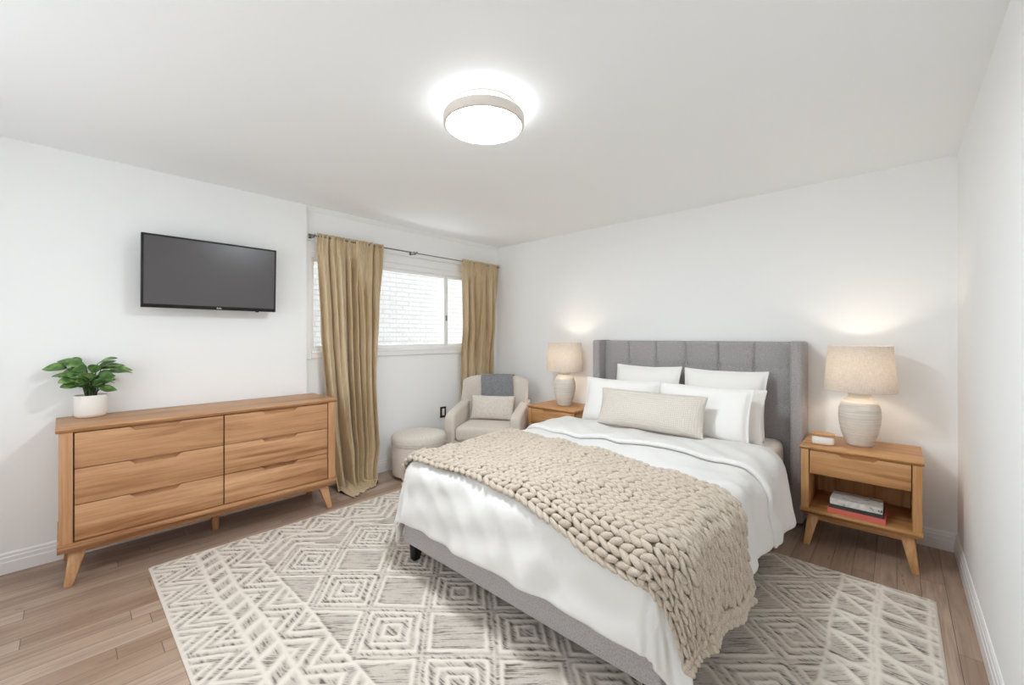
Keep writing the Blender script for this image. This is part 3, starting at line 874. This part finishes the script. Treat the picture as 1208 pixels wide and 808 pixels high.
pillow('white pillow in the middle row, behind the left end of the oatmeal pillow', 0.335, 0.20, 0.072, (1.965, -0.63, 0.585), 0.30, 0.03, M['pillow'], 14, group=PG)
pillow('white pillow at the front right, behind the right end of the oatmeal pillow', 0.325, 0.20, 0.074, (2.645, -0.705, 0.59), 0.30, -0.02, M['pillow'], 15, group=PG)
pillow('long woven oatmeal lumbar pillow in front of the white pillows', 0.40, 0.142, 0.062, (2.345, -0.895, 0.652), 0.30, 0.0, M['lumbar'], 16, flange=0.0, name='lumbar_pillow', pinch=0.04, lump=0.003)

# ------------------------------------------------------------------ armchair with pillow and grey throw
def build_armchair(loc, rz):
    r = thing('armchair', 'beige upholstered armchair in the corner beside the window', 'armchair', loc, rz)
    f = M['beige']
    MB().box((-0.33, -0.33, 0.10), (0.33, 0.27, 0.29), 0.03, 3).build('seat_frame', f, r)
    MB().box((-0.275, -0.358, 0.288), (0.275, 0.16, 0.435), 0.045, 5).build('seat_cushion', f, r)
    for s in (-1, 1):
        pts = [(-0.337, 0.10), (0.26, 0.10), (0.30, 0.64), (0.10, 0.615), (-0.15, 0.585), (-0.28, 0.565), (-0.33, 0.545), (-0.347, 0.50)]
        lo, hi = sorted((s * 0.28, s * 0.385))
        MB().prism(pts, 'X', lo, hi, 0.035, 5).build('arm', f, r, 50)
    # curved back with forward wings
    nu, nv = 36, 26
    def surf(side):
        def fn(u, v):
            U = -1 + 2 * u; e = max(0.0, 1 - abs(U) ** 8) ** 0.5; g = max(0.0, 1 - (2 * v - 1) ** 12) ** 0.5
            th = 0.062 * e * g
            zt = 0.89 - 0.055 * abs(U) ** 6
            z = 0.24 + (zt - 0.24) * v
            x = 0.382 * U * (1 - 0.03 * v)
            y = 0.235 + 0.085 * v - 0.15 * abs(U) ** 3.5 * (0.35 + 0.65 * (1 - (v - 0.5) ** 2 * 1.2))
            return (x, y + side * th, z)
        return fn
    b = MB().grid(surf(-1), nu, nv); g2 = MB().grid(surf(1), nu, nv)
    b.add(g2.v, [q[::-1] for q in g2.f])
    b.build('backrest', f, r, 0)
    for sx in (-1, 1):
        for y in (-0.28, 0.22):
            MB().taper((sx * 0.33, y, 0.105), (0.045, 0.045), (sx * 0.345, y * 1.05, 0.0), (0.028, 0.028), 0.003).build('leg', M['black'], r)
    return r, surf(-1), surf(1)
CHA = math.radians(31)
CHL = (0.52, -0.66, 0.0)
chair, cf, cb_ = build_armchair(CHL, CHA)
cm = Matrix.Translation(CHL) @ Matrix.Rotation(CHA, 4, 'Z')
# grey throw over the back
def thr(u, v):
    uu = 0.27 + 0.49 * u + 0.012 * math.sin(v * 7)
    if v < 0.55:
        k = v / 0.55; p = Vector(cf(uu, 0.52 + 0.475 * k)); p.y -= 0.016 + 0.004 * math.sin(u * 15 + v * 3)
    else:
        k = (v - 0.55) / 0.45; p = Vector(cb_(uu, 0.995 - 0.35 * k)); p.y += 0.016
    p.z += 0.016 * math.exp(-((v - 0.55) / 0.1) ** 2)
    return cm @ p
tw = MB().grid(thr, 30, 50).build('throw_blanket', M['greythrow'], None, 0, (('SOLIDIFY', dict(thickness=0.008, offset=0)), ('SUBSURF', dict(levels=1, render_levels=1))))
tag(tw, 'grey wool throw folded over the back of the beige armchair', 'blanket')
p = cm @ Vector((0.0, 0.045, 0.438))
pillow('small pale rectangular cushion leaning on the beige armchair back', 0.24, 0.13, 0.055, p, 0.28, CHA, M['cushion'], 21, flange=0.0, name='cushion', pinch=0.05, lump=0.003)

# ottoman
ot = thing('ottoman', 'round beige upholstered ottoman in front of the window wall', 'ottoman', (0.297, -1.402, 0))
MB().lathe([(0, 0.03), (0.23, 0.03), (0.246, 0.036), (0.25, 0.05), (0.25, 0.31), (0.246, 0.318), (0, 0.318)], 56).build('drum', M['beige'], ot, 50)
MB().lathe([(0, 0.319), (0.246, 0.319), (0.254, 0.325), (0.257, 0.34), (0.257, 0.37), (0.25, 0.392), (0.22, 0.405), (0.14, 0.413), (0, 0.416)], 56).build('padded_lid', M['cushion'], ot, 60)
MB().lathe([(0.251, 0.312), (0.257, 0.316), (0.257, 0.321), (0.251, 0.324)], 56, close=True).build('piping', M['beige'], ot, 60)
for k in range(4):
    a = PI / 4 + k * PI / 2
    MB().lathe([(0, 0.0), (0.02, 0.0), (0.024, 0.031), (0, 0.031)], 16, (0.19 * math.cos(a), 0.19 * math.sin(a), 0)).build('foot', M['black'], ot)

# ------------------------------------------------------------------ curtains and rod
RX = 0.055; RZ = 2.178
rod = thing('curtain_rod', 'thin grey metal curtain rod above the window', 'curtain rod', (0, 0, RZ))
MB().tube([(RX, -2.30, 0), (RX, -1.36, 0)], 0.0065, 12).build('rod', M['darkmetal'], rod)
MB().tube([(RX, -1.36, 0), (RX, -0.05, 0)], 0.005, 12).build('rod_extension', M['darkmetal'], rod)
for y in (-2.285, -1.28, -0.09):
    b = MB().box((XJ + 0.0005, y - 0.012, -0.03), (XJ + 0.006, y + 0.012, 0.03), 0.002)
    b.tube([(XJ + 0.004, y, 0), (RX - 0.01, y, -0.012), (RX, y, -0.013)], 0.005, 8)
    b.tube([(RX - 0.016, y, 0.012), (RX - 0.013, y, -0.008), (RX, y, -0.014), (RX + 0.013, y, -0.008), (RX + 0.018, y, 0.014)], 0.0035, 8)
    if y == -1.28: b.tube([(RX, y - 0.02, 0.016), (RX, y + 0.004, -0.004), (RX, y + 0.03, 0.017)], 0.003, 6)
    b.build('bracket', M['darkmetal'], rod)
MB().lathe([(0, -0.009), (0.007, -0.007), (0.009, 0), (0.007, 0.007), (0, 0.009)], 16, (RX, -2.304, 0)).build('finial', M['darkmetal'], rod)

def interp(t, ks):
    for (a, p), (b, q) in zip(ks[:-1], ks[1:]):
        if t <= b:
            k = (t - a) / (b - a) if b > a else 0; k = k * k * (3 - 2 * k); return p + (q - p) * k
    return ks[-1][1]
def build_curtain(label, yl, yr, xc, folds, seed, pool=0.0, twist=0.0, zbot=0.02, amp1=0.052):
    """yl, yr, xc: keys over height fraction (0 top .. 1 hem)"""
    rng = random.Random(seed)
    nu, nv = 220, 110
    zt = RZ + 0.026; Lh = zt - zbot
    # creases: place at the top, drift down the drop, width, depth, where they begin
    cre = []
    n = folds
    for i in range(n):
        cre.append(((i + 0.5 + rng.uniform(-0.35, 0.35)) / n, rng.uniform(-0.05, 0.05) + twist * rng.uniform(0.2, 1.0), (0.011 if i % 2 else rng.uniform(0.018, 0.028)), (1.35 if i % 2 else rng.uniform(0.6, 1.1)), rng.choice((0.0, 0.0, 0.0, 0.03, 0.10))))
    ph = [rng.random() * 6 for _ in range(6)]
    gat = [(i + 0.5 + rng.uniform(-0.4, 0.4)) / 26 for i in range(26)]
    def fn(u, v):
        vv = v * (1 + pool / Lh)
        k = min(1, vv); z = zt - Lh * k
        ex = max(0, vv - 1) * Lh
        w = 0.55 * math.sin(u * 17 + ph[0] + 1.5 * math.sin(k * 2.2 + ph[1])) + 0.35 * math.sin(u * 34 + ph[2] - k * 3)
        for (a, b, sg, dp, st) in cre:
            q = (u - a - b * k) / (sg * (1 + 0.8 * k)); on = min(1, max(0, (k - st) / 0.14 + (1 if st == 0 else 0)))
            if abs(q) < 6: w += on * dp * (-1.7 * math.exp(-q * q) + 0.75 * math.exp(-((q - 2.3) / 1.3) ** 2))
        amp = interp(k, [(0, 0.005), (0.04, 0.012), (0.12, 0.030), (1, amp1)])
        hd = max(0.0, 1 - k / 0.10)
        gw = 0
        for a in gat: gw += -math.exp(-((u - a) / 0.008) ** 2)
        y = interp(k, yl) + (interp(k, yr) - interp(k, yl)) * u
        if ex > 0: amp *= 1 - 0.75 * min(1, ex / pool * 1.6)
        x = interp(k, xc) + amp * w + 0.016 * hd * gw
        x += 0.004 * mnoise.noise(Vector((u * 12, k * 11, seed))) * min(1, k * 3)
        x += 0.012 * math.exp(-((k - 0.013) / 0.02) ** 2)       # the rod pocket bulges over the rod
        x = max(x, -0.012)
        if k < 0.03: z += 0.005 * gw * (1 - k / 0.03)
        if pool and k > 0.9:                 # the hem bends forward onto the floor
            q = (k - 0.9) / 0.1; x += 0.05 * q * q
        if ex > 0:
            e = ex / pool
            x += ex * (0.55 + 0.55 * (1 - u)); z = zbot + 0.006 + (0.035 * math.exp(-((e - 0.25) / 0.2) ** 2) + 0.010 * abs(w)) * (1 - e) * (0.4 + 0.6 * math.sin(u * 5 + 0.5) ** 2)
            y += ex * 0.5 * (0.5 - u) - 0.1 * ex
        return (x, y, z)
    o = MB().grid(fn, nu, nv).build('curtain', M['curtain'], None, 0, (('SOLIDIFY', dict(thickness=0.0022, offset=0)),))
    return tag(o, label, 'curtain', 'gold curtains at the window')
build_curtain('long gold silk curtain pooling on the floor beside the dresser',
              [(0, -2.265), (0.35, -2.24), (0.7, -2.20), (1, -2.14)], [(0, -1.645), (0.3, -1.675), (0.6, -1.70), (0.85, -1.69), (1, -1.76)],
              [(0, RX), (0.15, 0.065), (0.5, 0.075), (0.8, 0.085), (1, 0.11)], 9, 4, pool=0.22, twist=0.16, zbot=0.004)
build_curtain('gold silk curtain hanging behind the beige armchair',
              [(0, -0.655), (0.5, -0.65), (1, -0.655)], [(0, -0.075), (0.4, -0.09), (1, -0.085)],
              [(0, RX), (0.4, 0.055), (0.6, 0.022), (1, 0.02)], 7, 9, twist=0.03, zbot=0.35, amp1=0.030)

# outlets
o = thing('wall_outlet', 'dark outlet plate with a pale insert on the wall beside the ottoman', 'outlet', (XJ, -0.855, 0.485))
MB().box((0.0005, -0.04, -0.06), (0.006, 0.04, 0.06), 0.002).build('plate', M['plate'], o)
MB().box((0.006, -0.016, -0.035), (0.010, 0.016, 0.04), 0.002).build('insert', M['outletwhite'], o)

# ------------------------------------------------------------------ television
tv = thing('television', 'black flat television mounted on the left wall above the dresser', 'television', (0.128, -2.998, 1.752), 0, rot=(0, math.radians(2.5), 0))
hw, hh = 0.392, 0.238
MB().box((-0.020, -hw, -hh), (0.012, hw, hh), 0.004).build('housing', M['blackplastic'], tv)
MB().box((-0.045, -hw * 0.55, -hh * 0.75), (-0.019, hw * 0.55, hh * 0.5), 0.008).build('rear_housing', M['blackplastic'], tv)
MB().box((0.0125, -hw + 0.013, -hh + 0.024), (0.0140, hw - 0.013, hh - 0.013)).build('screen', M['screen'], tv)
lg = MB()
for k in range(4):
    y = 0.012 + k * 0.0075
    lg.box((0.0121, y, -hh + 0.0075), (0.0133, y + 0.0055, -hh + (0.0165 if k in (0, 2) else 0.0145)), 0.0006, 1)
lg.build('logo', M['outletwhite'], tv)
MB().box((0.0, 0.255, -hh - 0.006), (0.010, 0.277, -hh + 0.002), 0.002).build('indicator', M['blackplastic'], tv)
mtv = MB().box((-0.1275, -0.12, -0.10), (-0.122, 0.12, 0.10), 0.002).box((-0.122, -0.03, -0.03), (-0.045, 0.03, 0.03), 0.004)
wm = mtv.build('wall_mount', M['blackplastic'], tv)

# ------------------------------------------------------------------ potted plant
pp = thing('potted_plant', 'small leafy green plant in a white pot on the dresser', 'plant', (0.108, -3.612, 0.845))
MB().lathe([(0, 0.0), (0.056, 0.0), (0.067, 0.006), (0.072, 0.022), (0.073, 0.128), (0.071, 0.131), (0.067, 0.128), (0.066, 0.112), (0, 0.112)], 48).build('pot', M['potwhite'], pp, 50)
MB().lathe([(0, 0.1125), (0.0655, 0.1125), (0.0655, 0.117), (0.04, 0.122), (0, 0.124)], 30).build('soil', M['soil'], pp)
stems, leaves = MB(), MB()
rng = random.Random(31)
def leaf(mb, base, d, L, wd, droop, up=Vector((0, 0, 1))):
    d = d.normalized(); side = d.cross(up)
    if side.length < 1e-3: side = Vector((1, 0, 0))
    side.normalize(); nrm = side.cross(d)
    n, m = 9, 4; V = []; F = []
    for i in range(n + 1):
        t = i / n; w = wd * (math.sin(PI * min(1, t * 0.97 + 0.015) ** 0.85)) ** 0.8
        c = base + d * (L * t) - Vector((0, 0, 1)) * droop * L * t * t
        for j in range(-m, m + 1):
            s = j / m
            V.append(c + side * (w * s) + nrm * (0.22 * w * abs(s) ** 1.3 - 0.06 * w + 0.05 * w * math.sin(t * 9 + s * 2)))
    k = 2 * m + 1
    for i in range(n):
        for j in range(2 * m): F.append((i * k + j, i * k + j + 1, (i + 1) * k + j + 1, (i + 1) * k + j))
    mb.add(V, F)
# (direction along the wall y, out from it x, up), reach, height of the leaf base
specs = []
for k in range(27):
    a = 2 * PI * k * 0.381966 + 0.3; specs.append((a, 0.028 + 0.062 * (k % 7) / 6, 0.05 + 0.15 * ((k * 5) % 21) / 20))
for k_, (a, rch, hgt) in enumerate(specs):
    dx_, dy_ = math.cos(a), math.sin(a)
    root = Vector((0.022 * dx_, 0.022 * dy_, 0.115))
    fx = 0.35 if dx_ < 0 else 0.9
    tip = Vector((dx_ * rch * fx, dy_ * rch * 1.2, 0.125 + hgt))
    inner = k_ % 3 == 0
    if inner: tip = Vector((0.012 + dx_ * rch * 0.25, dy_ * rch * 0.45, 0.125 + hgt))
    mid = (root + tip) / 2 + Vector((-0.2 * dx_ * rch, -0.25 * dy_ * rch, 0.012))
    stems.tube([root, mid, tip], [0.0034, 0.0028, 0.002], 6)
    L = rng.uniform(0.095, 0.125)
    dirv = Vector((dx_ * fx, dy_ * 1.3, rng.uniform(-0.05, 0.55)))
    if inner: dirv = Vector((dx_ * 0.3 + 0.2, dy_ * 0.8, rng.uniform(0.1, 0.7)))
    if dx_ < 0: L *= 0.85
    # blades tilt out towards the light of the room
    leaf(leaves, tip, dirv, L, rng.uniform(0.026, 0.033), rng.uniform(0.1, 0.45), Vector((rng.uniform(0.2, 1.1), rng.uniform(-0.5, 0.2), 0.8)))
for k in range(10):
    th = math.radians(18 + 144 * ((k * 3) % 10) / 9); q = rng.uniform(0.02, 0.06)
    tip = Vector((0.02 + 0.03 * rng.random(), math.cos(th) * q, 0.155 + 0.012 * k + 0.02 * rng.random()))
    stems.tube([Vector((0.01, 0.015 * math.cos(th), 0.115)), tip * 0.55 + Vector((0, 0, 0.05)), tip], [0.0034, 0.0028, 0.002], 6)
    leaf(leaves, tip, Vector((0.35, 1.1 * math.cos(th), 0.75 * math.sin(th) - 0.05)), rng.uniform(0.08, 0.105), rng.uniform(0.024, 0.031), rng.uniform(0.2, 0.5), Vector((1.0, rng.uniform(-0.4, 0.4), 0.6)))
stems.build('stems', M['stem'], pp)
leaves.build('leaves', M['leaf'], pp, 0, (('SOLIDIFY', dict(thickness=0.0012, offset=0)),))

# ------------------------------------------------------------------ ceiling light
cl = thing('ceiling_light', 'round flush ceiling light, lit, with a satin rim', 'ceiling light', (2.19, -2.335, H))
MB().lathe([(0, -0.001), (0.152, -0.001), (0.155, -0.004), (0.155, -0.014), (0.150, -0.016), (0, -0.016)], 72).build('ceiling_plate', M['nickel'], cl)
MB().lathe([(0.135, -0.017), (0.135, -0.046)], 72).build('side_glass', M['glow'], cl)
MB().lathe([(0.193, -0.047), (0.196, -0.050), (0.194, -0.092), (0.186, -0.096), (0.180, -0.094), (0.182, -0.052), (0.10, -0.050), (0.10, -0.047)], 96, close=True).build('rim', M['nickel'], cl)
MB().lathe([(0.1795, -0.090), (0.15, -0.096), (0.08, -0.099), (0, -0.100)], 72).build('diffuser', M['diffuser'], cl)
